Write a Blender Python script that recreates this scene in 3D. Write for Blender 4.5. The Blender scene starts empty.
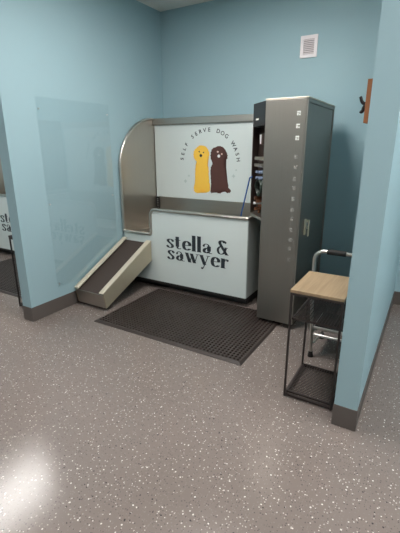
import bpy, bmesh, math, random
from mathutils import Vector, Matrix
random.seed(4)
PI = math.pi
S = bpy.context.scene
COL = S.collection

# ------------------------------------------------------------------ helpers
def lin(c):
    return c / 12.92 if c <= 0.04045 else ((c + 0.055) / 1.055) ** 2.4
def rgb(r, g, b):
    return (lin(r / 255), lin(g / 255), lin(b / 255), 1.0)

def link_obj(name, bm, m, parent=None, smooth=False, autosmooth=None):
    me = bpy.data.meshes.new(name)
    bmesh.ops.recalc_face_normals(bm, faces=bm.faces)
    bm.to_mesh(me); bm.free()
    me.materials.append(m)
    if smooth:
        for p in me.polygons: p.use_smooth = True
        if autosmooth:
            me.set_sharp_from_angle(angle=math.radians(autosmooth))
    o = bpy.data.objects.new(name, me); COL.objects.link(o)
    if parent is not None:
        o.parent = parent
    return o

def thing(name, label, cat, loc=(0, 0, 0), rz=0, group=None):
    o = bpy.data.objects.new(name, None); COL.objects.link(o)
    o.empty_display_size = 0.1
    o.location = loc; o.rotation_euler = (0, 0, rz)
    o['label'] = label; o['category'] = cat
    if group: o['group'] = group
    return o

def structure(o):
    o['kind'] = 'structure'; return o

def copy_tree(o, parent=None):
    c = o.copy(); COL.objects.link(c)
    if parent is not None: c.parent = parent
    for ch in list(o.children): copy_tree(ch, c)
    return c

def box(bm, x0, x1, y0, y1, z0, z1, bev=0.0, seg=2):
    r = bmesh.ops.create_cube(bm, size=1.0)
    vs = r['verts']
    for v in vs:
        v.co = Vector(((x0 + x1) / 2 + v.co.x * (x1 - x0), (y0 + y1) / 2 + v.co.y * (y1 - y0), (z0 + z1) / 2 + v.co.z * (z1 - z0)))
    if bev > 0:
        es = list({e for v in vs for e in v.link_edges})
        bmesh.ops.bevel(bm, geom=es, offset=bev, segments=seg, profile=0.5, affect='EDGES')

def prism(bm, pts, lo, hi, axis='z', bev=0.0):
    """polygon pts extruded along axis between lo and hi"""
    def mk(p, h):
        return {'z': Vector((p[0], p[1], h)), 'y': Vector((p[0], h, p[1])), 'x': Vector((h, p[0], p[1]))}[axis]
    a = [bm.verts.new(mk(p, lo)) for p in pts]; b = [bm.verts.new(mk(p, hi)) for p in pts]
    fs = [bm.faces.new(a), bm.faces.new(b[::-1])]
    n = len(pts)
    for i in range(n):
        fs.append(bm.faces.new((a[i], a[(i + 1) % n], b[(i + 1) % n], b[i])))
    if bev > 0:
        es = list({e for f in fs for e in f.edges})
        bmesh.ops.bevel(bm, geom=es, offset=bev, segments=2, profile=0.5, affect='EDGES')

def tube(bm, path, r, seg=12, cap=True):
    path = [Vector(p) for p in path]
    n = len(path); rings = []
    t0 = (path[1] - path[0]).normalized()
    ref = Vector((0, 0, 1)) if abs(t0.z) < 0.9 else Vector((1, 0, 0))
    nrm = t0.cross(ref).normalized()
    for i in range(n):
        if i == 0: t = path[1] - path[0]
        elif i == n - 1: t = path[-1] - path[-2]
        else: t = (path[i + 1] - path[i]).normalized() + (path[i] - path[i - 1]).normalized()
        t.normalize()
        nrm = (nrm - t * nrm.dot(t)).normalized()
        b = t.cross(nrm)
        rr = r[i] if isinstance(r, (list, tuple)) else r
        rings.append([bm.verts.new(path[i] + (nrm * math.cos(a) + b * math.sin(a)) * rr) for a in [2 * PI * k / seg for k in range(seg)]])
    for i in range(n - 1):
        for k in range(seg):
            bm.faces.new((rings[i][k], rings[i][(k + 1) % seg], rings[i + 1][(k + 1) % seg], rings[i + 1][k]))
    if cap:
        bm.faces.new(rings[0][::-1]); bm.faces.new(rings[-1])

def cyl(bm, a, b, r, seg=16, r2=None):
    tube(bm, [a, b], [r, r2 if r2 is not None else r], seg)

def fillet(path, rad, n=6):
    """round the inner corners of a polyline (3-D)"""
    P = [Vector(p) for p in path]; out = [P[0]]
    for i in range(1, len(P) - 1):
        a, b, c = P[i - 1], P[i], P[i + 1]
        u = (a - b); v = (c - b)
        ang = u.angle(v)
        if ang > PI - 0.02: out.append(b); continue
        r = rad[i - 1] if isinstance(rad, (list, tuple)) else rad
        d = min(r / math.tan(ang / 2), u.length * 0.49, v.length * 0.49); r = d * math.tan(ang / 2)
        u.normalize(); v.normalize()
        ctr = b + (u + v).normalized() * (r / math.sin(ang / 2))
        p0 = b + u * d - ctr; p1 = b + v * d - ctr
        tot = p0.angle(p1); ax = p0.cross(p1).normalized()
        for k in range(n + 1):
            out.append(ctr + Matrix.Rotation(tot * k / n, 3, ax) @ p0)
    out.append(P[-1]); return out

# ------------------------------------------------------------------ materials
def new_mat(name):
    m = bpy.data.materials.new(name); m.use_nodes = True
    nt = m.node_tree; b = nt.nodes['Principled BSDF']
    return m, nt, b

def plain(name, col, rough=0.5, metal=0.0, spec=0.5, noise=0.0, nscale=8.0, bump=0.0, bscale=200.0, coat=0.0):
    m, nt, b = new_mat(name)
    b.inputs['Roughness'].default_value = rough
    b.inputs['Metallic'].default_value = metal
    b.inputs['Specular IOR Level'].default_value = spec
    b.inputs['Coat Weight'].default_value = coat
    tc = nt.nodes.new('ShaderNodeTexCoord')
    nz = nt.nodes.new('ShaderNodeTexNoise'); nz.inputs['Scale'].default_value = nscale; nz.inputs['Detail'].default_value = 4
    nt.links.new(tc.outputs['Object'], nz.inputs['Vector'])
    mr = nt.nodes.new('ShaderNodeMapRange')
    mr.inputs['To Min'].default_value = 1 - noise; mr.inputs['To Max'].default_value = 1 + noise
    nt.links.new(nz.outputs['Fac'], mr.inputs['Value'])
    mx = nt.nodes.new('ShaderNodeVectorMath'); mx.operation = 'SCALE'
    mx.inputs[0].default_value = col[:3]
    nt.links.new(mr.outputs['Result'], mx.inputs['Scale'])
    nt.links.new(mx.outputs['Vector'], b.inputs['Base Color'])
    if bump > 0:
        n2 = nt.nodes.new('ShaderNodeTexNoise'); n2.inputs['Scale'].default_value = bscale
        nt.links.new(tc.outputs['Object'], n2.inputs['Vector'])
        bp = nt.nodes.new('ShaderNodeBump'); bp.inputs['Strength'].default_value = bump; bp.inputs['Distance'].default_value = 0.002
        nt.links.new(n2.outputs['Fac'], bp.inputs['Height']); nt.links.new(bp.outputs['Normal'], b.inputs['Normal'])
    return m

def brushed(name, col, rough=0.35, axis='z', amt=0.06):
    m, nt, b = new_mat(name)
    b.inputs['Metallic'].default_value = 1.0
    tc = nt.nodes.new('ShaderNodeTexCoord'); mp = nt.nodes.new('ShaderNodeMapping')
    sc = {'z': (260, 260, 2), 'x': (2, 260, 260), 'y': (260, 2, 260)}[axis]
    mp.inputs['Scale'].default_value = sc
    nt.links.new(tc.outputs['Object'], mp.inputs['Vector'])
    nz = nt.nodes.new('ShaderNodeTexNoise'); nz.inputs['Scale'].default_value = 1.0; nz.inputs['Detail'].default_value = 3
    nt.links.new(mp.outputs['Vector'], nz.inputs['Vector'])
    mr = nt.nodes.new('ShaderNodeMapRange'); mr.inputs['To Min'].default_value = rough - amt; mr.inputs['To Max'].default_value = rough + amt
    nt.links.new(nz.outputs['Fac'], mr.inputs['Value']); nt.links.new(mr.outputs['Result'], b.inputs['Roughness'])
    ml = nt.nodes.new('ShaderNodeMapRange'); ml.inputs['To Min'].default_value = 0.93; ml.inputs['To Max'].default_value = 1.07
    nt.links.new(nz.outputs['Fac'], ml.inputs['Value'])
    mx = nt.nodes.new('ShaderNodeVectorMath'); mx.operation = 'SCALE'; mx.inputs[0].default_value = col[:3]
    nt.links.new(ml.outputs['Result'], mx.inputs['Scale']); nt.links.new(mx.outputs['Vector'], b.inputs['Base Color'])
    return m

M = {}
M['wall'] = plain('wall_paint', rgb(158, 186, 194), 0.62, spec=0.35, noise=0.02, nscale=3, bump=0.06, bscale=120)
M['ceiling'] = plain('ceiling_paint', rgb(226, 224, 219), 0.9, noise=0.02, bump=0.15, bscale=90)
M['base'] = plain('rubber_baseboard', rgb(96, 88, 84), 0.5, noise=0.05, nscale=12)
M['steel'] = brushed('stainless_brushed', rgb(188, 182, 174), 0.36)
M['steel_x'] = brushed('stainless_brushed_across', rgb(188, 182, 174), 0.36, axis='x')
M['cab_steel'] = brushed('cabinet_stainless', rgb(154, 149, 142), 0.43)
M['steel_tube'] = plain('stainless_tube', rgb(206, 200, 192), 0.3, metal=1.0, noise=0.03)
M['alu'] = plain('aluminium_rail', rgb(214, 204, 184), 0.45, metal=0.35, noise=0.04, nscale=20)
M['alu_plate'] = plain('aluminium_plate', rgb(196, 185, 162), 0.45, metal=0.6, noise=0.05, nscale=14)
M['chrome'] = plain('chrome', rgb(215, 213, 208), 0.28, metal=1.0, noise=0.02)
M['white'] = plain('white_laminate', rgb(208, 217, 215), 0.3, noise=0.01, nscale=2)
M['plinth'] = plain('dark_plinth', rgb(42, 40, 40), 0.6, noise=0.1)
M['side'] = plain('grey_side_panel', rgb(190, 196, 194), 0.4, metal=0.0, noise=0.04)
M['ink'] = plain('dark_ink', rgb(35, 43, 50), 0.45, noise=0.02)
M['yellow'] = plain('yellow_print', rgb(250, 200, 76), 0.5, noise=0.03, nscale=20)
M['brown'] = plain('brown_print', rgb(84, 52, 46), 0.5, noise=0.05, nscale=20)
M['pink'] = plain('pale_pink_print', rgb(232, 205, 190), 0.5, noise=0.02)
M['pale'] = plain('pale_grey_print', rgb(183, 197, 194), 0.5, noise=0.02)
M['black_gloss'] = plain('black_gloss_panel', rgb(38, 36, 37), 0.3, noise=0.05)
M['recess'] = plain('dark_recess', rgb(98, 86, 80), 0.4, metal=0.5, noise=0.1)
M['black_metal'] = plain('black_powder_coat', rgb(50, 42, 40), 0.45, noise=0.06)
M['rubber'] = plain('black_rubber', rgb(58, 49, 46), 0.45, noise=0.25, nscale=5, bump=0.2, bscale=300)
M['blackrub'] = plain('black_foam', rgb(28, 26, 26), 0.7, noise=0.08)
M['grip'] = plain('ramp_grip_tape', rgb(62, 52, 47), 0.8, noise=0.12, nscale=60, bump=0.5, bscale=500)
M['vent'] = plain('white_vent_enamel', rgb(238, 228, 230), 0.45, noise=0.01)
M['vent_dark'] = plain('vent_backing_grey', rgb(165, 150, 152), 0.7, noise=0.02)  # pinkish grey of the plate behind the louvres
M['blue'] = plain('blue_hose_rubber', rgb(36, 88, 160), 0.4, noise=0.05)
M['knob'] = plain('pale_blue_plastic', rgb(128, 142, 168), 0.3, noise=0.05)
M['green'] = plain('dark_green_hose', rgb(34, 46, 38), 0.4, noise=0.1)
M['copper'] = plain('copper_fitting', rgb(170, 122, 96), 0.35, metal=1.0, noise=0.05)
M['whiteplastic'] = plain('white_plastic', rgb(232, 232, 230), 0.4, noise=0.02)
M['icon'] = plain('icon_bright_print', rgb(226, 226, 220), 0.5, noise=0.03)
M['icon_faint'] = plain('icon_faint_etch', rgb(150, 147, 141), 0.6, metal=0.0, noise=0.05)
M['hook'] = plain('black_iron_hook', rgb(36, 32, 34), 0.4, metal=0.4, noise=0.05)

# wood with grain
def wood(name, c1, c2, axis_scale, rough=0.45):
    m, nt, b = new_mat(name)
    tc = nt.nodes.new('ShaderNodeTexCoord'); mp = nt.nodes.new('ShaderNodeMapping'); mp.inputs['Scale'].default_value = axis_scale
    nt.links.new(tc.outputs['Object'], mp.inputs['Vector'])
    nz = nt.nodes.new('ShaderNodeTexNoise'); nz.inputs['Scale'].default_value = 1; nz.inputs['Detail'].default_value = 6; nz.inputs['Distortion'].default_value = 0.6
    nt.links.new(mp.outputs['Vector'], nz.inputs['Vector'])
    cr = nt.nodes.new('ShaderNodeValToRGB')
    cr.color_ramp.elements[0].position = 0.3; cr.color_ramp.elements[0].color = c1
    cr.color_ramp.elements[1].position = 0.7; cr.color_ramp.elements[1].color = c2
    nt.links.new(nz.outputs['Fac'], cr.inputs['Fac']); nt.links.new(cr.outputs['Color'], b.inputs['Base Color'])
    b.inputs['Roughness'].default_value = rough
    return m
M['oak'] = wood('oak_laminate', rgb(146, 123, 96), rgb(168, 144, 114), (60, 4, 60))
M['board'] = wood('brown_stained_board', rgb(128, 78, 48), rgb(160, 104, 66), (60, 60, 5))

# epoxy floor with chips
def floor_mat():
    m, nt, b = new_mat('epoxy_flake_floor')
    tc = nt.nodes.new('ShaderNodeTexCoord')
    N = nt.nodes.new; L = nt.links.new
    nz = N('ShaderNodeTexNoise'); nz.inputs['Scale'].default_value = 1.3; nz.inputs['Detail'].default_value = 5
    L(tc.outputs['Object'], nz.inputs['Vector'])
    cr = N('ShaderNodeValToRGB')
    cr.color_ramp.elements[0].position = 0.3; cr.color_ramp.elements[0].color = rgb(119, 109, 104)
    cr.color_ramp.elements[1].position = 0.7; cr.color_ramp.elements[1].color = rgb(126, 115, 110)
    L(nz.outputs['Fac'], cr.inputs['Fac'])
    col = cr.outputs['Color']
    def chips(scale, prob, rad, colour, prev, off):
        mp = N('ShaderNodeMapping'); mp.inputs['Location'].default_value = (off, off * 1.7, 0)
        L(tc.outputs['Object'], mp.inputs['Vector'])
        wn = N('ShaderNodeTexNoise'); wn.inputs['Scale'].default_value = scale * 2.2; L(mp.outputs['Vector'], wn.inputs['Vector'])
        ad = N('ShaderNodeVectorMath'); ad.operation = 'SCALE'; ad.inputs['Scale'].default_value = 0.35 / scale
        L(wn.outputs['Color'], ad.inputs[0])
        a2 = N('ShaderNodeVectorMath'); a2.operation = 'ADD'; L(mp.outputs['Vector'], a2.inputs[0]); L(ad.outputs['Vector'], a2.inputs[1])
        vo = N('ShaderNodeTexVoronoi'); vo.voronoi_dimensions = '2D'; vo.inputs['Scale'].default_value = scale
        L(a2.outputs['Vector'], vo.inputs['Vector'])
        sp = N('ShaderNodeSeparateColor'); L(vo.outputs['Color'], sp.inputs['Color'])
        pr = N('ShaderNodeMath'); pr.operation = 'LESS_THAN'; pr.inputs[1].default_value = prob; L(sp.outputs['Red'], pr.inputs[0])
        # size varies per chip
        sz = N('ShaderNodeMapRange'); sz.inputs['To Min'].default_value = rad * 0.5; sz.inputs['To Max'].default_value = rad; L(sp.outputs['Green'], sz.inputs['Value'])
        ls = N('ShaderNodeMath'); ls.operation = 'LESS_THAN'; L(vo.outputs['Distance'], ls.inputs[0]); L(sz.outputs['Result'], ls.inputs[1])
        mu = N('ShaderNodeMath'); mu.operation = 'MULTIPLY'; L(pr.outputs[0], mu.inputs[0]); L(ls.outputs[0], mu.inputs[1])
        mx = N('ShaderNodeMix'); mx.data_type = 'RGBA'
        L(mu.outputs[0], mx.inputs['Factor']); L(prev, mx.inputs[6]); mx.inputs[7].default_value = colour
        return mx.outputs[2]
    col = chips(95, 0.30, 0.32, rgb(132, 122, 117), col, 0.0)
    col = chips(90, 0.20, 0.32, rgb(97, 88, 85), col, 3.1)
    col = chips(80, 0.13, 0.30, rgb(180, 171, 163), col, 7.7)
    col = chips(52, 0.09, 0.21, rgb(214, 206, 198), col, 1.3)
    col = chips(50, 0.035, 0.22, rgb(66, 60, 60), col, 5.9)
    L(col, b.inputs['Base Color'])
    b.inputs['Roughness'].default_value = 0.15
    b.inputs['Specular IOR Level'].default_value = 0.36
    n2 = N('ShaderNodeTexNoise'); n2.inputs['Scale'].default_value = 160; n2.inputs['Detail'].default_value = 3
    L(tc.outputs['Object'], n2.inputs['Vector'])
    bp = N('ShaderNodeBump'); bp.inputs['Strength'].default_value = 0.2; bp.inputs['Distance'].default_value = 0.0016
    L(n2.outputs['Fac'], bp.inputs['Height']); L(bp.outputs['Normal'], b.inputs['Normal'])
    return m
M['floor'] = floor_mat()

def clear_sheet():
    m = bpy.data.materials.new('clear_acrylic'); m.use_nodes = True
    nt = m.node_tree; nt.nodes.clear()
    out = nt.nodes.new('ShaderNodeOutputMaterial'); mix = nt.nodes.new('ShaderNodeMixShader')
    tr = nt.nodes.new('ShaderNodeBsdfTransparent'); tr.inputs['Color'].default_value = (0.995, 0.998, 0.998, 1)
    gl = nt.nodes.new('ShaderNodeBsdfGlossy'); gl.inputs['Roughness'].default_value = 0.0
    fr = nt.nodes.new('ShaderNodeFresnel')
    # same reflectance on both faces of the sheet (the far face would otherwise count as leaving a solid block)
    ge = nt.nodes.new('ShaderNodeNewGeometry'); ri = nt.nodes.new('ShaderNodeMapRange')
    ri.inputs['To Min'].default_value = 1.49; ri.inputs['To Max'].default_value = 1 / 1.49
    nt.links.new(ge.outputs['Backfacing'], ri.inputs['Value']); nt.links.new(ri.outputs['Result'], fr.inputs['IOR'])
    nt.links.new(fr.outputs[0], mix.inputs['Fac']); nt.links.new(tr.outputs[0], mix.inputs[1]); nt.links.new(gl.outputs[0], mix.inputs[2])
    nt.links.new(mix.outputs[0], out.inputs['Surface'])
    return m
M['acrylic'] = clear_sheet()

def lamp_mat(strength):
    m, nt, b = new_mat('lamp_diffuser')
    b.inputs['Base Color'].default_value = (0.9, 0.9, 0.9, 1)
    b.inputs['Emission Color'].default_value = (1.0, 0.975, 0.94, 1)
    b.inputs['Emission Strength'].default_value = strength
    return m
M['lamp'] = lamp_mat(28.0)
M['lamp_front'] = lamp_mat(45.0)

# ------------------------------------------------------------------ the room
XL, XR, T = -2.9013, -0.2874, 0.1203
YF, YB, ZC, HB = 1.9309, 4.0134, 2.937, 0.1334
PITCH = XR - XL + T                    # spacing of the partitions
XW, XE, YS = XL - PITCH - .18, XR + T + PITCH - T, -3.4

def wall(name, *b):
    bm = bmesh.new(); box(bm, *b); return structure(link_obj(name, bm, M['wall']))
bm = bmesh.new(); box(bm, XW - 0.2, XE + 0.2, YS - 0.2, YB + 0.2, -0.1, 0.0)
structure(link_obj('floor', bm, M['floor']))
bm = bmesh.new(); box(bm, XW - 0.2, XE + 0.2, YS - 0.2, YB + 0.2, ZC, ZC + 0.1)
structure(link_obj('ceiling', bm, M['ceiling']))
wall('wall_back', XW - 0.15, XE + 0.15, YB, YB + 0.15, 0, ZC)
wall('wall_left', XL - T, XL, YF, YB, 0, ZC)
wall('wall_right', XR, XR + T, YF, YB, 0, ZC)
wall('wall_far_left', XW - 0.15, XW, YS, YB, 0, ZC)
wall('wall_far_right', XE, XE + 0.15, YS, YB, 0, ZC)
wall('wall_front', XW - 0.15, XE + 0.15, YS - 0.15, YS, 0, ZC)

def baseboard(name, boxes):
    bm = bmesh.new()
    for b in boxes: box(bm, *b, bev=0.0015, seg=1)
    structure(link_obj(name, bm, M['base']))
tb = 0.004
def wrap(x0, x1):
    return [(x0 - tb, x1 + tb, YF - tb, YF, 0, HB), (x0 - tb, x0, YF, YB, 0, HB), (x1, x1 + tb, YF, YB, 0, HB)]
baseboard('baseboard_left', wrap(XL - T, XL))
baseboard('baseboard_right', wrap(XR, XR + T))
baseboard('baseboard_back', [(XW, XL - T - tb, YB - tb, YB, 0, HB), (XL + tb, XR - tb, YB - tb, YB, 0, HB), (XR + T + tb, XE, YB - tb, YB, 0, HB)])
baseboard('baseboard_far_left', [(XW, XW + tb, YS, YB, 0, HB)])
baseboard('baseboard_far_right', [(XE - tb, XE, YS, YB, 0, HB)])
baseboard('baseboard_front', [(XW, XE, YS, YS + tb, 0, HB)])

# ceiling lights
def ceiling_light(x, y, label, m, w=0.6, d=0.6, group='ceiling light panels'):
    t = thing('ceiling_light', label, 'ceiling light', (x, y, ZC), 0, group)
    bm = bmesh.new()
    for b in ((-w/2-.02, w/2+.02, -d/2-.02, -d/2), (-w/2-.02, w/2+.02, d/2, d/2+.02), (-w/2-.02, -w/2, -d/2, d/2), (w/2, w/2+.02, -d/2, d/2)):
        box(bm, *b, -0.02, 0, bev=0.002, seg=1)
    link_obj('frame', bm, M['vent'], t)
    bm = bmesh.new(); box(bm, -w/2, w/2, -d/2, d/2, -0.012, 0)
    link_obj('diffuser', bm, m, t)
    return t
LX = -1.42
ceiling_light(LX, 2.10, 'long ceiling light panel above the dog wash bay with the ramp', M['lamp'], .6, 1.2)
ceiling_light(LX - PITCH, 2.10, 'long ceiling light panel above the neighbouring bay left of the partition', M['lamp'], .6, 1.2)
ceiling_light(LX + PITCH, 2.10, 'long ceiling light panel above the bay right of the right partition', M['lamp'], .6, 1.2)
for x, y, w in ((-3.4, -1.4, 'left'), (0.35, 0.2, 'right')):
    ceiling_light(x, y, 'square ceiling light panel in the open room before the bays, %s of the two' % w, M['lamp_front'])

# ------------------------------------------------------------------ lettering engine (elliptical nib strokes)
def catmull(P, n=10):
    P = [Vector((p[0], p[1])) for p in P]
    if len(P) == 2:
        return [P[0].lerp(P[1], k / 4) for k in range(5)]
    Q = [P[0] * 2 - P[1]] + P + [P[-1] * 2 - P[-2]]
    out = []
    for i in range(1, len(Q) - 2):
        a, b, c, d = Q[i-1], Q[i], Q[i+1], Q[i+2]
        for k in range(n):
            t = k / n
            out.append(0.5 * ((2*b) + (c-a)*t + (2*a-5*b+4*c-d)*t*t + (3*b-a-3*c+d)*t**3))
    out.append(P[-1]); return out

def nib_stroke(bm, pts, a, b, to3, depth):
    """sweep an ellipse of half-width a (across) and half-height b (up)"""
    C = catmull(pts); L = []; R = []
    for i, p in enumerate(C):
        t = (C[min(i+1, len(C)-1)] - C[max(i-1, 0)])
        if t.length < 1e-6: t = Vector((0, 1))
        t.normalize(); n = Vector((-t.y, t.x))
        den = math.sqrt((a*n.x)**2 + (b*n.y)**2)
        o = Vector((a*a*n.x, b*b*n.y)) / den
        L.append(p + o); R.append(p - o)
    for i in range(len(C) - 1):
        q = [L[i], R[i], R[i+1], L[i+1]]
        vs = [bm.verts.new(to3(v, 0)) for v in q]; ws = [bm.verts.new(to3(v, depth)) for v in q]
        bm.faces.new(ws)
        for k in range(4):
            bm.faces.new((vs[k], vs[(k+1) % 4], ws[(k+1) % 4], ws[k]))

def dot(bm, c, rx, ry, to3, depth, n=16):
    ws = [bm.verts.new(to3(Vector((c[0] + rx*math.cos(2*PI*k/n), c[1] + ry*math.sin(2*PI*k/n))), depth)) for k in range(n)]
    vs = [bm.verts.new(to3(Vector((c[0] + rx*math.cos(2*PI*k/n), c[1] + ry*math.sin(2*PI*k/n))), 0)) for k in range(n)]
    bm.faces.new(ws)
    for k in range(n): bm.faces.new((vs[k], vs[(k+1) % n], ws[(k+1) % n], ws[k]))

K, H = 0.15, 0.03            # thick half width, thin half width
GLY = {
 's': (0.78, [([(.62,.76),(.53,.93),(.36,.97),(.2,.88),(.2,.72),(.34,.56),(.5,.42),(.58,.27),(.53,.1),(.36,.03),(.2,.07),(.11,.24)], .12, .03)], [((.6,.76),.055,.075), ((.13,.23),.055,.075)]),
 't': (0.62, [([(.25,1.32),(.25,.9),(.25,.25)], K, H), ([(.25,.3),(.27,.1),(.4,.03),(.54,.1)], .08, .03), ([(.02,.97),(.52,.97)], .03, .03)], []),
 'e': (0.86, [([(.74,.53),(.2,.53)], .03, .028), ([(.74,.53),(.7,.8),(.48,.97),(.28,.85),(.2,.5),(.28,.16),(.5,.03),(.74,.2)], .135, .03)], []),
 'l': (0.46, [([(.23,1.66),(.23,0)], K, H), ([(.04,.025),(.42,.025)], .02, .025), ([(.06,1.63),(.24,1.63)], .02, .025)], []),
 'a': (0.92, [([(.16,.74),(.24,.92),(.42,.97),(.56,.88),(.6,.7)], .06, .03), ([(.6,.75),(.6,.25)], K, H), ([(.6,.28),(.66,.06),(.86,.05)], .06, .03), ([(.54,.56),(.32,.5),(.2,.28),(.28,.08),(.46,.06),(.56,.2)], .12, .03)], [((.18,.76),.09,.1)]),
 'w': (1.3, [([(.16,.98),(.44,.02)], .14, H), ([(.44,.02),(.66,.98)], .035, H), ([(.58,.98),(.86,.02)], .14, H), ([(.86,.02),(1.12,.98)], .035, H), ([(0,.97),(.34,.97)], .02, .026), ([(.98,.97),(1.28,.97)], .02, .026)], []),
 'y': (0.92, [([(.16,.98),(.46,.02)], .14, H), ([(.76,.98),(.46,.02),(.32,-.36)], .035, H), ([(0,.97),(.34,.97)], .02, .026), ([(.62,.97),(.92,.97)], .02, .026)], [((.24,-.36),.1,.1)]),
 'r': (0.72, [([(.24,.98),(.24,0)], K, H), ([(.06,.025),(.46,.025)], .02, .025), ([(.06,.96),(.24,.96)], .02, .025), ([(.34,.6),(.44,.88),(.56,.94)], .035, .03)], [((.6,.83),.1,.11)]),
 '&': (1.2, [([(.74,1.2),(.66,1.38),(.5,1.42),(.34,1.32),(.32,1.14),(.44,.9),(.98,.02)], .145, .03), ([(.42,.84),(.2,.66),(.13,.38),(.24,.1),(.46,.03),(.72,.2),(.88,.7)], .11, .03), ([(.74,.74),(1.08,.74)], .02, .026), ([(.8,.025),(1.16,.025)], .02, .026)], [((.84,1.26),.1,.11)]),
}
def word_parts(text, x0, x1, zb, xh, gap=-0.02):
    tot = sum(GLY[c][0] for c in text) + gap * (len(text) - 1)
    sx = (x1 - x0) / tot; cx = 0
    for c in text:
        yield c, x0 + cx * sx, sx
        cx += GLY[c][0] + gap
def add_letters(parent, text, x0, x1, zb, xh, y, m):
    for c, ox, sx in word_parts(text, x0, x1, zb, xh):
        bm = bmesh.new()
        to3 = lambda v, d, ox=ox, sx=sx: Vector((ox + v.x * sx, y - d, zb + v.y * xh))
        for pts, a, b in GLY[c][1]: nib_stroke(bm, pts, a, b, to3, 0.0012)
        for ctr, rx, ry in GLY[c][2]: dot(bm, ctr, rx, ry, to3, 0.0012)
        link_obj('letter', bm, m, parent)

# ------------------------------------------------------------------ the dog wash tub
YT, YK = 3.164, 3.783
TXL, TXR = -2.875, -1.379
def make_tub():
    X0, Y0 = (TXL + TXR) / 2, 3.47
    root = thing('dog_wash_tub', 'stainless dog wash tub with white stepped front panel, entered by the ramp', 'dog wash', (X0, Y0, 0), 0)
    def part(name, bm, m, parent=root, **k):
        bmesh.ops.translate(bm, verts=bm.verts, vec=(-X0, -Y0, 0))
        return link_obj(name, bm, m, parent, **k)
    # front panel (stepped outline with rounded corner)
    step = [(TXL + .004, .10), (TXR - .002, .10), (TXR - .002, .865), (-2.475, .865), (-2.475, .598), (TXL + .004, .598)]
    out = step[:3]
    r = .05
    for k in range(7):
        a = PI / 2 + k / 6 * PI / 2
        out.append((-2.488 + r + r * math.cos(a), .865 - r + r * math.sin(a)))
    out += [(-2.488, .598), (TXL + .004, .598)]
    bm = bmesh.new(); prism(bm, out, YT, YT + .02, 'y')
    front = part('front_panel', bm, M['white'])
    # plinth
    bm = bmesh.new(); box(bm, TXL + .03, TXR - .03, YT + .10, YK - .02, 0, .10, .003); part('plinth', bm, M['plinth'])
    # dark kick trim under the panel
    bm = bmesh.new(); box(bm, TXL + .01, TXR - .004, YT + .004, YT + .034, .072, .099, .002); part('kick_trim', bm, M['plinth'])
    # left end wall with the curved shoulder
    prof = [(YT, .61), (YT, 1.317)]
    for y, z in ((3.186, 1.418), (3.22, 1.497), (3.288, 1.595), (3.38, 1.678), (3.475, 1.735), (3.57, 1.772), (3.665, 1.793), (3.755, 1.803)):
        prof.append((y, z))
    curve = prof[1:]
    prof = prof + [(YK, 1.803), (YK, .1), (YT + .021, .1), (YT + .021, .61)]
    bm = bmesh.new(); prism(bm, prof, TXL - .006, TXL + .003, 'x'); part('end_wall', bm, M['steel'])
    # right end wall (below the rim)
    bm = bmesh.new(); box(bm, TXR - .008, TXR, YT + .021, YK, .10, .868, .002); part('side_panel', bm, M['side'])
    # back wall: stainless basin back + frame, white splash panel
    bm = bmesh.new(); box(bm, TXL + .004, TXR - .009, YK, YK + .02, .10, 1.80, .002); part('back_wall', bm, M['steel_x'])
    bm = bmesh.new(); box(bm, TXL + .012, TXR - .012, YK - .004, YK - .0005, .925, 1.736, .001, 1)
    splash = part('splash_panel', bm, M['white'])
    bm = bmesh.new(); box(bm, TXL + .004, TXR - .009, YK - .03, YK - .0005, 1.738, 1.806, .006); part('top_rail', bm, M['steel_x'])
    # basin floor and the inner front
    bm = bmesh.new(); box(bm, TXL + .004, TXR - .009, YT + .021, YK - .001, .54, .56, .002); part('basin_floor', bm, M['steel_x'])
    # perforated drain strip in the back left corner
    bm = bmesh.new(); box(bm, TXL + .006, TXL + .05, YK - .012, YK - .005, .77, .922, .002)
    dr = part('overflow_strip', bm, M['plinth'])
    bm = bmesh.new()
    for k in range(6): box(bm, TXL + .018, TXL + .038, YK - .0135, YK - .011, .785 + k * .021, .795 + k * .021)
    part('slot', bm, M['steel'], dr)
    # rim tube: shoulder, front edge, sill, step, front, right return
    rx = TXL + .007
    pts = [(rx, YK - .03, 1.806)]
    for y, z in reversed(curve): pts.append((rx, y - .002, z + .002))
    low = fillet([(rx, YT, 1.317), (rx, YT - .002, .612), (-2.492, YT - .002, .612), (-2.492, YT - .002, .877), (TXR - .001, YT - .002, .877), (TXR - .001, YK - .02, .877)], [.02, .02, .06, .02])
    bm = bmesh.new(); tube(bm, pts + low[1:], .016, 14); part('rim', bm, M['steel_tube'], smooth=True, autosmooth=50)
    # writing on the front panel
    yy = YT - .0002
    add_local(front, 'stella', -2.300, -1.742, .494, .097, yy, X0, Y0)
    add_local(front, '&', -1.702, -1.566, .505, .097, yy, X0, Y0)
    add_local(front, 'sawyer', -2.292, -1.566, .370, .100, yy, X0, Y0)
    # printed dogs on the splash panel
    YE = [(-2.229,1.512),(-2.193,1.504),(-2.162,1.48),(-2.140,1.447),(-2.136,1.404),(-2.153,1.363),(-2.176,1.343),(-2.163,1.313),(-2.143,1.261),(-2.141,1.189),(-2.133,1.128),(-2.127,1.067),(-2.132,1.024),(-2.164,1.01),(-2.190,1.010),(-2.209,1.05),(-2.225,1.085),(-2.241,1.05),(-2.258,1.008),(-2.289,.999),(-2.327,1.009),(-2.333,1.045),(-2.319,1.102),(-2.314,1.171),(-2.313,1.233),(-2.307,1.294),(-2.284,1.337),(-2.306,1.355),(-2.330,1.385),(-2.335,1.421),(-2.322,1.464),(-2.286,1.492),(-2.257,1.506)]
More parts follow.
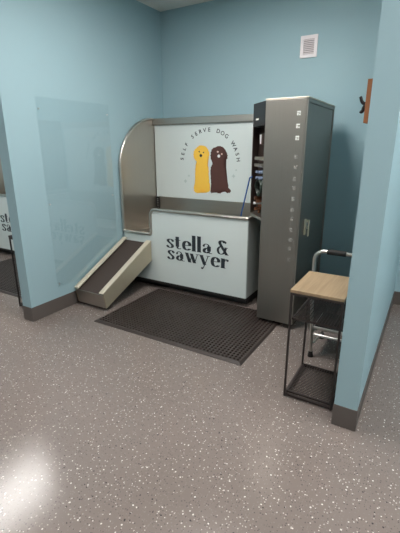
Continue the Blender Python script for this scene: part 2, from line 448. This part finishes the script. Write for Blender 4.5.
    BR = [(-2.016,1.506),(-1.979,1.495),(-1.952,1.477),(-1.928,1.443),(-1.911,1.4),(-1.927,1.36),(-1.971,1.334),(-1.949,1.307),(-1.935,1.255),(-1.92,1.185),(-1.905,1.114),(-1.89,1.067),(-1.867,1.044),(-1.876,1.022),(-1.917,1.019),(-1.951,1.05),(-1.979,1.014),(-2.021,1.009),(-2.042,1.028),(-2.056,1.04),(-2.092,1.005),(-2.113,1.018),(-2.106,1.056),(-2.107,1.117),(-2.114,1.19),(-2.115,1.25),(-2.108,1.292),(-2.076,1.328),(-2.094,1.352),(-2.115,1.381),(-2.115,1.428),(-2.102,1.469),(-2.074,1.486),(-2.047,1.492)]
    ys = YK - .0042
    def art(name, P, m, y, lab, curl=.005):
        C = catmull([*P, P[0]], 5)[:-1]
        ctr = sum(C, Vector((0, 0))) / len(C)
        Q = []
        for i, p in enumerate(C):
            t = C[(i + 1) % len(C)] - C[i - 1]; n = Vector((t.y, -t.x)).normalized()
            Q.append(p + n * curl * math.sin(i * 1.9))
        bm = bmesh.new(); prism(bm, [(q.x, q.y) for q in Q], y - .0012, y, 'y')
        bmesh.ops.triangulate(bm, faces=[f for f in bm.faces if len(f.verts) > 4])
        o = part(name, bm, m); o['label'] = lab; return o
    dy = art('printed_dog', YE, M['yellow'], ys, 'yellow printed curly dog sitting')
    db = art('printed_dog', BR, M['brown'], ys, 'dark brown printed curly dog sitting')
    def spots(par, name, lst, m, y):
        for x, z, rx_, rz_ in lst:
            bm = bmesh.new(); dot(bm, (x, z), rx_, rz_, lambda v, d: Vector((v.x, y - d, v.y)), .0006)
            part(name, bm, m, par)
    spots(dy, 'eye', [(-2.260, 1.447, .008, .008), (-2.207, 1.437, .008, .008)], M['ink'], ys - .0013)
    spots(dy, 'nose', [(-2.240, 1.406, .017, .016)], M['ink'], ys - .0013)
    spots(db, 'eye', [(-2.029, 1.446, .011, .010), (-1.981, 1.423, .010, .009)], M['pink'], ys - .0013)
    spots(db, 'nose', [(-2.016, 1.402, .017, .016)], M['whiteplastic'], ys - .0013)
    for x, z, q in ((-2.447, 1.122, .02), (-2.399, 1.183, .013), (-1.836, 1.198, .018), (-1.807, 1.261, .011)):
        bm = bmesh.new(); P = []
        for k in range(16):
            rr = q * (1.25 if k % 4 == 0 else .72 if k % 2 == 0 else .8)
            P.append((x + rr * math.cos(k * PI / 8), z + rr * math.sin(k * PI / 8)))
        prism(bm, P, ys - .0008, ys, 'y'); part('printed_spark', bm, M['pale'], splash)
    # arc of small capitals
    txt = 'SELF SERVE DOG WASH'; cx, cz, R = -2.137, 1.318, .335
    for i, ch in enumerate(txt):
        if ch == ' ': continue
        ang = math.radians(172 - 164 * i / (len(txt) - 1))
        cu = bpy.data.curves.new('c', 'FONT'); cu.body = ch; cu.align_x = 'CENTER'; cu.size = .058; cu.offset = .0008
        tmp = bpy.data.objects.new('c', cu); COL.objects.link(tmp)
        dg = bpy.context.evaluated_depsgraph_get()
        me = bpy.data.meshes.new_from_object(tmp.evaluated_get(dg))
        bpy.data.objects.remove(tmp); bpy.data.curves.remove(cu)
        bm = bmesh.new(); bm.from_mesh(me); bpy.data.meshes.remove(me)
        for v in bm.verts:
            u, w = v.co.x, v.co.y + R
            c2, s2 = math.cos(ang - PI/2), math.sin(ang - PI/2)
            v.co = Vector((cx + u * c2 - w * s2, ys - .001, cz + u * s2 + w * c2))
        # give the letter a thin body
        r_ = bmesh.ops.extrude_face_region(bm, geom=list(bm.faces))
        for e in r_['geom']:
            if isinstance(e, bmesh.types.BMVert): e.co.y += .0009
        part('letter', bm, M['ink'], splash)
    return root
def add_local(par, text, x0, x1, zb, xh, y, X0, Y0):
    add_letters(par, text, x0 - X0, x1 - X0, zb, xh, y - Y0, M['ink'])
tub = make_tub()

# ------------------------------------------------------------------ ramp
def make_ramp():
    cx = -2.68
    t = thing('dog_ramp', 'sloping ramp with bright metal side rails and dark grip surface', 'ramp', (cx, 2.45, 0))
    def part(name, bm, m, parent=t, **k):
        bmesh.ops.translate(bm, verts=bm.verts, vec=(-cx, -2.45, 0)); return link_obj(name, bm, m, parent, **k)
    x0, x1 = -2.868, -2.488
    lo_b, lo_t, hi_b, hi_t = (2.432, .03), (2.405, .188), (3.150, .325), (3.150, .545)
    for a, b in ((x0, x0 + .014), (x1 - .014, x1)):
        bm = bmesh.new(); prism(bm, [lo_b, hi_b, hi_t, lo_t], a, b, 'x', .002)
        part('side_plate', bm, M['alu_plate'])
        # folded top flange with rolled end
        bm = bmesh.new()
        fx0, fx1 = (a - .002, a + .054) if a == x0 else (b - .054, b + .002)
        d = Vector((0, hi_t[0] - lo_t[0], hi_t[1] - lo_t[1])).normalized(); n = Vector((0, -d.z, d.y))
        q0 = Vector((0, lo_t[0], lo_t[1])) - d * .008; q1 = Vector((0, hi_t[0], hi_t[1])) - d*.008
        prof = [q0 - n * .006, q1 - n * .006, q1 + n * .008, q0 + n * .008]
        prism(bm, [(p.y, p.z) for p in prof], fx0, fx1, 'x', .004)
        part('side_rail', bm, M['alu'], smooth=True, autosmooth=40)
    d = Vector((hi_t[0] - lo_t[0], hi_t[1] - lo_t[1])).normalized(); n = Vector((-d.y, d.x))
    a = Vector(lo_t) - n * .026 + d * .004; b = Vector(hi_t) - n * .026 - d * .012
    bm = bmesh.new(); prism(bm, [tuple(a), tuple(b), tuple(b - n * .012), tuple(a - n * .012)], x0 + .0145, x1 - .0145, 'x', .001)
    part('grip_deck', bm, M['grip'])
    bm = bmesh.new(); prism(bm, [(2.430, .03), (2.444, .03), (2.421, .166), (2.407, .166)], x0 + .0145, x1 - .0145, 'x', .001)
    part('end_plate', bm, M['steel_x'])
    for x in (x0 + .05, x1 - .05):
        bm = bmesh.new(); cyl(bm, (x - .012, 2.475, .022), (x + .012, 2.475, .022), .022, 20)
        box(bm, x - .018, x - .0125, 2.462, 2.488, .01, .06, .002, 1); box(bm, x + .0125, x + .018, 2.462, 2.488, .01, .06, .002, 1)
        part('wheel', bm, M['blackrub'])
    return t
make_ramp()

# ------------------------------------------------------------------ rubber mat with ring holes
def make_mat():
    x0, x1, y0, y1 = -2.435, -.985, 2.212, 3.17
    ox, oy = (x0 + x1) / 2, (y0 + y1) / 2
    t = thing('floor_mat', 'black rubber drainage mat with round holes beside the ramp foot', 'mat', (ox, oy, 0))
    W, D = x1 - x0, y1 - y0
    bdr = .026; zt = .016
    nx = int((W - 2 * bdr) / 0.0315); ny = int((D - 2 * bdr) / 0.0315)
    sx = (W - 2 * bdr) / nx; sy = (D - 2 * bdr) / ny
    bm = bmesh.new(); V = {}
    def vert(x, y, z):
        k = (round(x, 5), round(y, 5), round(z, 5))
        if k not in V: V[k] = bm.verts.new((x, y, z))
        return V[k]
    ax, ay = -W / 2 + bdr, -D / 2 + bdr
    for i in range(nx):
        for j in range(ny):
            cx, cy = ax + (i + .5) * sx, ay + (j + .5) * sy
            rim = []; hole = []; low = []
            for k in range(8):
                an = k * PI / 4
                c, s = math.cos(an), math.sin(an); q = max(abs(c), abs(s))
                rim.append(vert(cx + c / q * sx / 2, cy + s / q * sy / 2, zt))
                hole.append(vert(cx + c * .0118, cy + s * .0118, zt)); low.append(vert(cx + c * .0108, cy + s * .0108, .002))
            for k in range(8):
                k2 = (k + 1) % 8
                bm.faces.new((rim[k], rim[k2], hole[k2], hole[k])); bm.faces.new((hole[k], hole[k2], low[k2], low[k]))
            bm.faces.new(low)
    link_obj('perforated_field', bm, M['rubber'], t)
    # bevelled border
    bm = bmesh.new()
    xs = (-W/2, -W/2 + .018, W/2 - .018, W/2); 
    inner = [(-W/2 + bdr, -D/2 + bdr), (W/2 - bdr, -D/2 + bdr), (W/2 - bdr, D/2 - bdr), (-W/2 + bdr, D/2 - bdr)]
    mid = [(-W/2 + .016, -D/2 + .016), (W/2 - .016, -D/2 + .016), (W/2 - .016, D/2 - .016), (-W/2 + .016, D/2 - .016)]
    outer = [(-W/2, -D/2), (W/2, -D/2), (W/2, D/2), (-W/2, D/2)]
    R = [[bm.verts.new((x, y, z)) for x, y in P] for P, z in ((inner, .001), (inner, zt), (mid, zt), (outer, .004), (outer, .0005))]
    for a, b in zip(R[:-1], R[1:]):
        for k in range(4): bm.faces.new((a[k], a[(k+1) % 4], b[(k+1) % 4], b[k]))
    link_obj('border', bm, M['rubber'], t)
    return t
mat = make_mat()

# ------------------------------------------------------------------ control cabinet
def make_cabinet():
    cx, cy = -1.0, 3.35
    t = thing('control_cabinet', 'tall brushed stainless control cabinet with angled recess, right of the tub', 'cabinet', (cx, cy, 0))
    def part(name, bm, m, parent=t, **k):
        bmesh.ops.translate(bm, verts=bm.verts, vec=(-cx, -cy, 0)); return link_obj(name, bm, m, parent, **k)
    xl, xr, yf, yb, z0, z1 = -1.174, -.849, 2.943, 3.772, .045, 1.833
    bm = bmesh.new(); box(bm, xl, xr - .012, yf, yb, z0, z1, .004); part('body', bm, M['cab_steel'])
    # right side frame and door
    bm = bmesh.new()
    for b in ((yf + .002, yf + .03, z0 + .002, z1 - .002), (yb - .03, yb - .002, z0 + .002, z1 - .002), (yf + .03, yb - .03, z1 - .03, z1 - .002), (yf + .03, yb - .03, z0 + .002, z0 + .03)):
        box(bm, xr - .012, xr, b[0], b[1], b[2], b[3], .0015, 1)
    part('side_frame', bm, M['cab_steel'])
    bm = bmesh.new(); box(bm, xr - .0118, xr - .008, yf + .034, yb - .034, z0 + .034, z1 - .034, .002)
    door = part('door', bm, M['cab_steel'])
    bm = bmesh.new()
    box(bm, xr - .008, xr + .006, 3.10, 3.135, .80, .93, .003); box(bm, xr + .006, xr + .03, 3.112, 3.124, .905, .925, .002); box(bm, xr + .022, xr + .032, 3.105, 3.13, .79, .925, .004)
    part('door_handle', bm, M['alu'], door, smooth=True, autosmooth=40)
    bm = bmesh.new(); cyl(bm, (xr - .008, 3.19, .85), (xr + .004, 3.19, .85), .014, 20); part('lock', bm, M['chrome'], door, smooth=True, autosmooth=40)
    # top cap with a bright folded edge
    bm = bmesh.new(); box(bm, xl - .002, xr + .002, yf - .003, yb, z1, z1 + .008, .003); part('top_cap', bm, M['alu'])
    # angled console on the tub side: header, recess back, cheek, ledge
    A = Vector((xl - .0005, yf + .002)); B = Vector((-1.357, 3.141)); u = (B - A).normalized(); nin = Vector((-u.y, u.x))
    if nin.y < 0: nin = -nin
    Ai, Bi = A + nin * .10, B + nin * .10
    def foot(dd0, dd1): return [tuple(A + nin * dd0), tuple(B + nin * dd0), tuple(B + nin * dd1), tuple(A + nin * dd1)]
    header = [tuple(A), tuple(B), (B.x, yb), (A.x, yb)]
    bm = bmesh.new(); prism(bm, header, 1.655, z1 - .002, 'z', .002); hd = part('header', bm, M['black_gloss'])
    back = [(A.x, yf + .14), (B.x, Bi.y + .06), (B.x, yb), (A.x, yb)]
    bm = bmesh.new(); prism(bm, back, .94, 1.654, 'z', .001); part('recess_back', bm, M['recess'])
    ck = [tuple(B), tuple(B - u * .008), (B.x + .008, 3.30), (B.x, 3.30)]
    bm = bmesh.new(); prism(bm, [(B.x, 3.141), (B.x + .006, 3.136), (B.x + .006, back[1][1] - .002), (B.x, back[1][1] - .002)], .94, 1.654, 'z', .001); part('cheek', bm, M['recess'])
    bm = bmesh.new(); prism(bm, header, .915, .938, 'z', .002); part('ledge', bm, M['steel_x'])
    # small mark on the header and white sticker in the recess
    def on_face(uu, off): return A + u * uu + nin * off
    def face_box(uu0, uu1, zz0, zz1, off0, off1):
        b_ = bmesh.new(); prism(b_, [tuple(on_face(uu0, off0)), tuple(on_face(uu1, off0)), tuple(on_face(uu1, off1)), tuple(on_face(uu0, off1))], zz0, zz1, 'z'); return b_
    part('header_mark', face_box(.14, .20, 1.700, 1.714, -.0015, .0), M['icon'], hd)
    part('sticker', face_box(.105, .124, 1.52, 1.59, .012, .016), M['whiteplastic'])
    part('sticker_bracket', face_box(.102, .127, 1.515, 1.595, .016, .14), M['recess'])
    # row of spray nozzles, buttons
    for zz in (1.405, 1.35):
        for uu in (.04, .085, .13, .175, .22):
            b_ = bmesh.new(); p0 = on_face(uu, .012); p1 = on_face(uu, .14)
            cyl(b_, (p1.x, p1.y, zz), (p0.x, p0.y, zz), .011, 12, .014); part('nozzle', b_, M['chrome'], smooth=True, autosmooth=40)
    for zz, uu in ((1.295, .19), (1.245, .19), (1.295, .12), (1.245, .125), (1.30, .06)):
        b_ = bmesh.new(); p0 = on_face(uu, .014); p1 = on_face(uu, .14)
        cyl(b_, (p1.x, p1.y, zz), (p0.x, p0.y, zz), .015, 14, .012); part('valve_knob', b_, M['knob'], smooth=True, autosmooth=40)
    b_ = bmesh.new(); c = on_face(.135, .040); pts = []
    for k in range(161):
        a = k / 160 * 2 * PI * 5; rr = .062
        q = c + u * (rr * math.cos(a)); pts.append((q.x, q.y, 1.165 + rr * math.sin(a) + 0) if False else (q.x + nin.x * (k / 160 * .05 - .025), q.y + nin.y * (k / 160 * .05 - .025), 1.165 + rr * math.sin(a)))
    tube(b_, pts, .0085, 8); part('hose_coil', b_, M['green'], smooth=True, autosmooth=60)
    for uu, zz, mm, rr in ((.20, 1.075, 'copper', .016), (.155, 1.055, 'copper', .014), (.21, 1.03, 'whiteplastic', .012), (.07, 1.02, 'copper', .016), (.19, .985, 'copper', .012)):
        b_ = bmesh.new(); p0 = on_face(uu, .012); p1 = on_face(uu, .14)
        cyl(b_, (p1.x, p1.y, zz), (p0.x, p0.y, zz), rr, 14); part('pipe_fitting', b_, M[mm], smooth=True, autosmooth=40)
    for uu in (.105, .235):
        b_ = bmesh.new(); p0 = on_face(uu, .07); cyl(b_, (p0.x, p0.y, .94), (p0.x, p0.y, 1.10), .010, 12); part('pipe', b_, M['copper'], smooth=True, autosmooth=40)
    # printed pictograms down the front
    zs = [1.730, 1.642, 1.558, 1.423, 1.346, 1.261, 1.193, 1.110, 1.024, .953, .864, .783, .709, .616]
    for k, z in enumerate(zs):
        b_ = bmesh.new(); m_ = M['icon'] if k < 3 else M['icon_faint']; w = .0135 if k < 3 else .0125
        xx = -.914
        box(b_, xx - w, xx + w, yf - .0012, yf - .0002, z + w * .45, z + w * 1.15)
        box(b_, xx - w, xx - w * .15, yf - .0012, yf - .0002, z - w * 1.1, z + w * .3)
        box(b_, xx + w * .1, xx + w, yf - .0012, yf - .0002, z - w * 1.1, z - w * .3)
        if k % 2 == 0: box(b_, xx + w * .3, xx + w, yf - .0012, yf - .0002, z - w * .1, z + w * .3)
        o = part('pictogram', b_, m_)
    # levelling feet and toe kick
    for x in (-1.13, -.90):
        for y in (3.25, 3.70):
            b_ = bmesh.new(); cyl(b_, (x, y, 0), (x, y, .014), .024, 16); cyl(b_, (x, y, .014), (x, y, .046), .009, 12); part('foot', b_, M['chrome'], smooth=True, autosmooth=40)
    return t
make_cabinet()

# blue hose from the recess down to the tub rim
bm = bmesh.new()
pts = [(-1.340, 3.125, 1.252), (-1.366, 3.132, 1.240)]
for k in range(9):
    q = k / 8
    pts.append((-1.375 - .095 * q, 3.14 + .06 * q, 1.215 - .315 * q))
pts += [(-1.475, 3.215, .84), (-1.476, 3.225, .75), (-1.48, 3.24, .60)]
tube(bm, pts, .0065, 10)
hose = link_obj('spray_hose', bm, M['blue'], smooth=True, autosmooth=60)
hose['label'] = 'thin blue hose running from the cabinet recess into the tub'; hose['category'] = 'hose'

# ------------------------------------------------------------------ side table
def make_table():
    x0, x1, y0, y1, zt = -.612, -.312, 2.035, 2.435, .715
    cx, cy = (x0 + x1) / 2, (y0 + y1) / 2
    t = thing('side_table', 'small oak-topped side table with black metal frame against the right partition', 'table', (cx, cy, 0), 0)
    def part(name, bm, m, parent=t, **k):
        bmesh.ops.translate(bm, verts=bm.verts, vec=(-cx, -cy, 0)); return link_obj(name, bm, m, parent, **k)
    bm = bmesh.new(); box(bm, x0, x1, y0, y1, zt - .018, zt, .002); part('tabletop', bm, M['oak'])
    w = .012
    for x in (x0 + .002, x1 - w - .002):
        for y in (y0 + .002, y1 - w - .002):
            bm = bmesh.new(); box(bm, x, x + w, y, y + w, 0, zt - .033, .001, 1); part('leg', bm, M['black_metal'])
    def frame(z, h, name):
        bm = bmesh.new()
        box(bm, x0 + .002, x1 - .002, y0 + .002, y0 + .016, z, z + h); box(bm, x0 + .002, x1 - .002, y1 - .016, y1 - .002, z, z + h)
        box(bm, x0 + .002, x0 + .016, y0 + .016, y1 - .016, z, z + h); box(bm, x1 - .016, x1 - .002, y0 + .016, y1 - .016, z, z + h)
        part(name, bm, M['black_metal'])
    frame(zt - .0325, .014, 'apron')
    for z in (.525, .025):
        bm = bmesh.new()
        ax0, ax1, ay0, ay1 = x0 + .0165, x1 - .0165, y0 + .0165, y1 - .0165
        for b in ((ax0, ax1, ay0, ay0 + .008), (ax0, ax1, ay1 - .008, ay1), (ax0, ax0 + .008, ay0, ay1), (ax1 - .008, ax1, ay0, ay1)):
            box(bm, *b, z, z + .012)
        n = int((ax1 - ax0) / .016)
        for k in range(1, n):
            x = ax0 + (ax1 - ax0) * k / n; box(bm, x - .0013, x + .0013, ay0, ay1, z + .004, z + .008)
        n = int((ay1 - ay0) / .016)
        for k in range(1, n):
            y = ay0 + (ay1 - ay0) * k / n; box(bm, ax0, ax1, y - .0013, y + .0013, z + .0045, z + .0075)
        part('mesh_shelf', bm, M['black_metal'])
    bm = bmesh.new()
    for y in (y0 + .002, y1 - .016):
        box(bm, x0 + .016, x1 - .016, y, y + .014, .010, .022)
    for x in (x0 + .002, x1 - .016):
        box(bm, x, x + .014, y0 + .016, y1 - .016, .010, .022)
    part('foot_rail', bm, M['black_metal'])
    return t
table = make_table()

# ------------------------------------------------------------------ step stool with handrail
def make_stool():
    x0, x1, y0, y1 = -.595, -.345, 2.60, 2.90
    cx, cy = (x0 + x1) / 2, (y0 + y1) / 2
    t = thing('step_stool', 'chrome step stool with black gripped handrail behind the side table', 'step stool', (cx, cy, 0))
    def part(name, bm, m, parent=t, **k):
        bmesh.ops.translate(bm, verts=bm.verts, vec=(-cx, -cy, 0)); return link_obj(name, bm, m, parent, **k)
    r = .0125
    # handrail: two posts that are also the front legs
    p = fillet([(x0, y0, .025), (x0 - .03, y0, .60), (x0 - .034, y0, .815), (x1 + .034, y0, .815), (x1 + .03, y0, .60), (x1, y0, .025)], [.3, .07, .07, .3], 8)
    bm = bmesh.new(); tube(bm, p, r, 14); part('handrail', bm, M['chrome'], smooth=True, autosmooth=60)
    bm = bmesh.new(); tube(bm, [(-.545, y0, .815), (-.542, y0, .815), (-.424, y0, .815), (-.421, y0, .815)], [.015, .019, .019, .015], 16); part('grip', bm, M['blackrub'], smooth=True, autosmooth=50)
    # rear legs
    for x in (x0, x1):
        bm = bmesh.new(); tube(bm, fillet([(x, y1 + .03, .025), (x, y1, .20), (x, y0 + .013, .20)], [.03], 6), r, 14); part('leg', bm, M['chrome'], smooth=True, autosmooth=60)
    # cross rails
    bm = bmesh.new(); cyl(bm, (x0 + .012, y0, .185), (x1 - .012, y0, .185), .010, 12); part('cross_rail', bm, M['chrome'], smooth=True, autosmooth=60)
    bm = bmesh.new(); tube(bm, fillet([(x0 + .012, y0 + .012, .11), (x0 + .05, y0 + .03, .175), (x0 + .06, y0 + .10, .188)], [.05], 5), .008, 10); part('brace', bm, M['chrome'], smooth=True, autosmooth=60)
    # platform
    bm = bmesh.new(); box(bm, x0 - .005, x1 + .005, y0 + .02, y1 + .01, .213, .237, .006)
    pf = part('platform', bm, M['chrome'])
    bm = bmesh.new(); box(bm, x0 + .005, x1 - .005, y0 + .03, y1, .2372, .243, .002)
    for k in range(9):
        xx = x0 + .02 + k * (x1 - x0 - .04) / 8; box(bm, xx - .004, xx + .004, y0 + .035, y1 - .005, .2425, .2455)
    part('tread', bm, M['blackrub'], pf)
    for x, y in ((x0, y0), (x1, y0), (x0, y1 + .03), (x1, y1 + .03)):
        bm = bmesh.new(); cyl(bm, (x, y, 0), (x, y, .045), .020, 16, .015); part('rubber_foot', bm, M['blackrub'], smooth=True, autosmooth=50)
    return t
make_stool()

# ------------------------------------------------------------------ neighbouring bay seen past the left partition
nt_ = copy_tree(tub); nt_.location.x -= PITCH + .135
nt_['label'] = 'second dog wash tub in the next bay, mostly hidden behind the left partition'
tub['group'] = nt_['group'] = 'dog wash tubs in the bays'
nm = copy_tree(mat); nm.location.x -= 2.495; nm.location.y += .015
nm['label'] = 'black rubber drainage mat in the next bay left of the left partition'
mat['group'] = nm['group'] = 'rubber drainage mats'
ntb = copy_tree(table); ntb.location.x -= PITCH - .018; ntb.location.y += .05
for ch in ntb.children:
    if ch.name.startswith('tabletop'):
        ch.data = ch.data.copy(); ch.data.materials[0] = M['black_metal']
ntb['label'] = 'black-framed side table in the next bay, only its left leg showing'
table['group'] = ntb['group'] = 'side tables against partitions'

# ------------------------------------------------------------------ clear splash sheet on the left wall
def make_sheet():
    y0, y1, z0, z1 = 2.228, 3.075, .235, 1.898
    t = thing('splash_guard', 'clear acrylic splash sheet screwed to the left partition', 'splash guard', (XL + .0013, (y0 + y1) / 2, z0))
    oy = (y0 + y1) / 2
    bm = bmesh.new(); box(bm, .002, .006, y0 - oy, y1 - oy, 0, z1 - z0, .001, 1); link_obj('clear_sheet', bm, M['acrylic'], t)
    for y in (y0 + .025, y1 - .025):
        for z in (1.806, 1.013, .262):
            bm = bmesh.new(); cyl(bm, (0, y - oy, z - z0), (.0018, y - oy, z - z0), .007, 12); cyl(bm, (.0062, y - oy, z - z0), (.009, y - oy, z - z0), .006, 12)
            link_obj('screw', bm, M['chrome'], t)
    return t
make_sheet()

# ------------------------------------------------------------------ vent on the back wall
def make_vent():
    cx, cz = -1.194, 2.394
    t = thing('wall_vent', 'small white square vent grille high on the back wall', 'vent', (cx, YB, cz))
    w, h = .081, .095; iw, ih = .050, .063
    bm = bmesh.new()
    for b in ((-w, w, ih, h), (-w, w, -h, -ih), (-w, -iw, -ih, ih), (iw, w, -ih, ih)): box(bm, b[0], b[1], -.010, 0, b[2], b[3], .002, 1)
    link_obj('frame', bm, M['vent'], t)
    bm = bmesh.new(); box(bm, -iw, iw, -.002, 0, -ih, ih); link_obj('backing', bm, M['vent_dark'], t)
    for k in range(8):
        z = -ih + (k + .5) * 2 * ih / 8
        bm = bmesh.new(); prism(bm, [(-.010, z - .006), (-.0085, z - .006), (-.002, z + .005), (-.0035, z + .005)], -iw, iw, 'x')
        link_obj('louvre', bm, M['vent'], t)
    return t
make_vent()

# ------------------------------------------------------------------ coat hook board on the right partition
def make_hooks():
    y0, y1, z0, z1 = 1.945, 2.055, 1.598, 1.778
    t = thing('coat_hook_board', 'brown wooden board with black double coat hook on the right partition edge', 'coat hook', (XR, 2.0, 1.69))
    def part(name, bm, m, parent=t, **k):
        bmesh.ops.translate(bm, verts=bm.verts, vec=(-XR, -2.0, -1.69)); return link_obj(name, bm, m, parent, **k)
    bm = bmesh.new(); box(bm, XR - .022, XR, y0, y1, z0, z1, .002); part('backboard', bm, M['board'])
    yc = 2.0; xb = XR - .022
    bm = bmesh.new(); box(bm, xb - .004, xb, yc - .012, yc + .012, 1.645, 1.715, .002, 1)
    def arm(P, rs):
        C = []
        Q = [Vector(p) for p in P]
        QQ = [Q[0]*2-Q[1]] + Q + [Q[-1]*2-Q[-2]]
        for i in range(1, len(QQ)-2):
            a, b, c, d = QQ[i-1:i+3]
            for k in range(6):
                s = k/6; C.append(.5*((2*b)+(c-a)*s+(2*a-5*b+4*c-d)*s*s+(3*b-a-3*c+d)*s**3))
        C.append(Q[-1]); n = len(C)
        tube(bm, C, [rs[0] + (rs[1]-rs[0])*i/(n-1) for i in range(n)], 10)
    arm([(xb - .002, yc, 1.682), (xb - .014, yc, 1.684), (xb - .024, yc, 1.694), (xb - .029, yc, 1.708), (xb - .032, yc, 1.714)], (.009, .006))
    arm([(xb - .002, yc, 1.678), (xb - .012, yc, 1.668), (xb - .016, yc, 1.654), (xb - .021, yc, 1.648), (xb - .027, yc, 1.652)], (.009, .006))
    part('double_hook', bm, M['hook'], smooth=True, autosmooth=60)
    return t
make_hooks()

# ------------------------------------------------------------------ world, camera, view
w = bpy.data.worlds.new('World'); S.world = w; w.use_nodes = True
w.node_tree.nodes['Background'].inputs['Color'].default_value = (0.8, 0.85, 0.9, 1)
w.node_tree.nodes['Background'].inputs['Strength'].default_value = 0.05

F, PIT, YAW, ROL = 383.25, .3033, .5384, -.0036
cam = bpy.data.cameras.new('camera'); co = bpy.data.objects.new('camera', cam); COL.objects.link(co)
fw = Vector((-math.sin(YAW) * math.cos(PIT), math.cos(YAW) * math.cos(PIT), -math.sin(PIT)))
rt = Vector((math.cos(YAW), math.sin(YAW), 0)); up = rt.cross(fw)
rt2 = rt * math.cos(ROL) + up * math.sin(ROL); up2 = -rt * math.sin(ROL) + up * math.cos(ROL)
mw = Matrix(((rt2.x, up2.x, -fw.x, 0), (rt2.y, up2.y, -fw.y, 0), (rt2.z, up2.z, -fw.z, 1.5), (0, 0, 0, 1)))
co.matrix_world = mw
cam.sensor_fit = 'VERTICAL'; cam.sensor_height = 36.0; cam.lens = F / 533 * 36.0
cam.clip_start = .02; cam.clip_end = 60
S.camera = co
S.view_settings.view_transform = 'Standard'
S.view_settings.look = 'None'
S.view_settings.exposure = 0.0
S.view_settings.gamma = 1.0
S.view_settings.use_curve_mapping = False
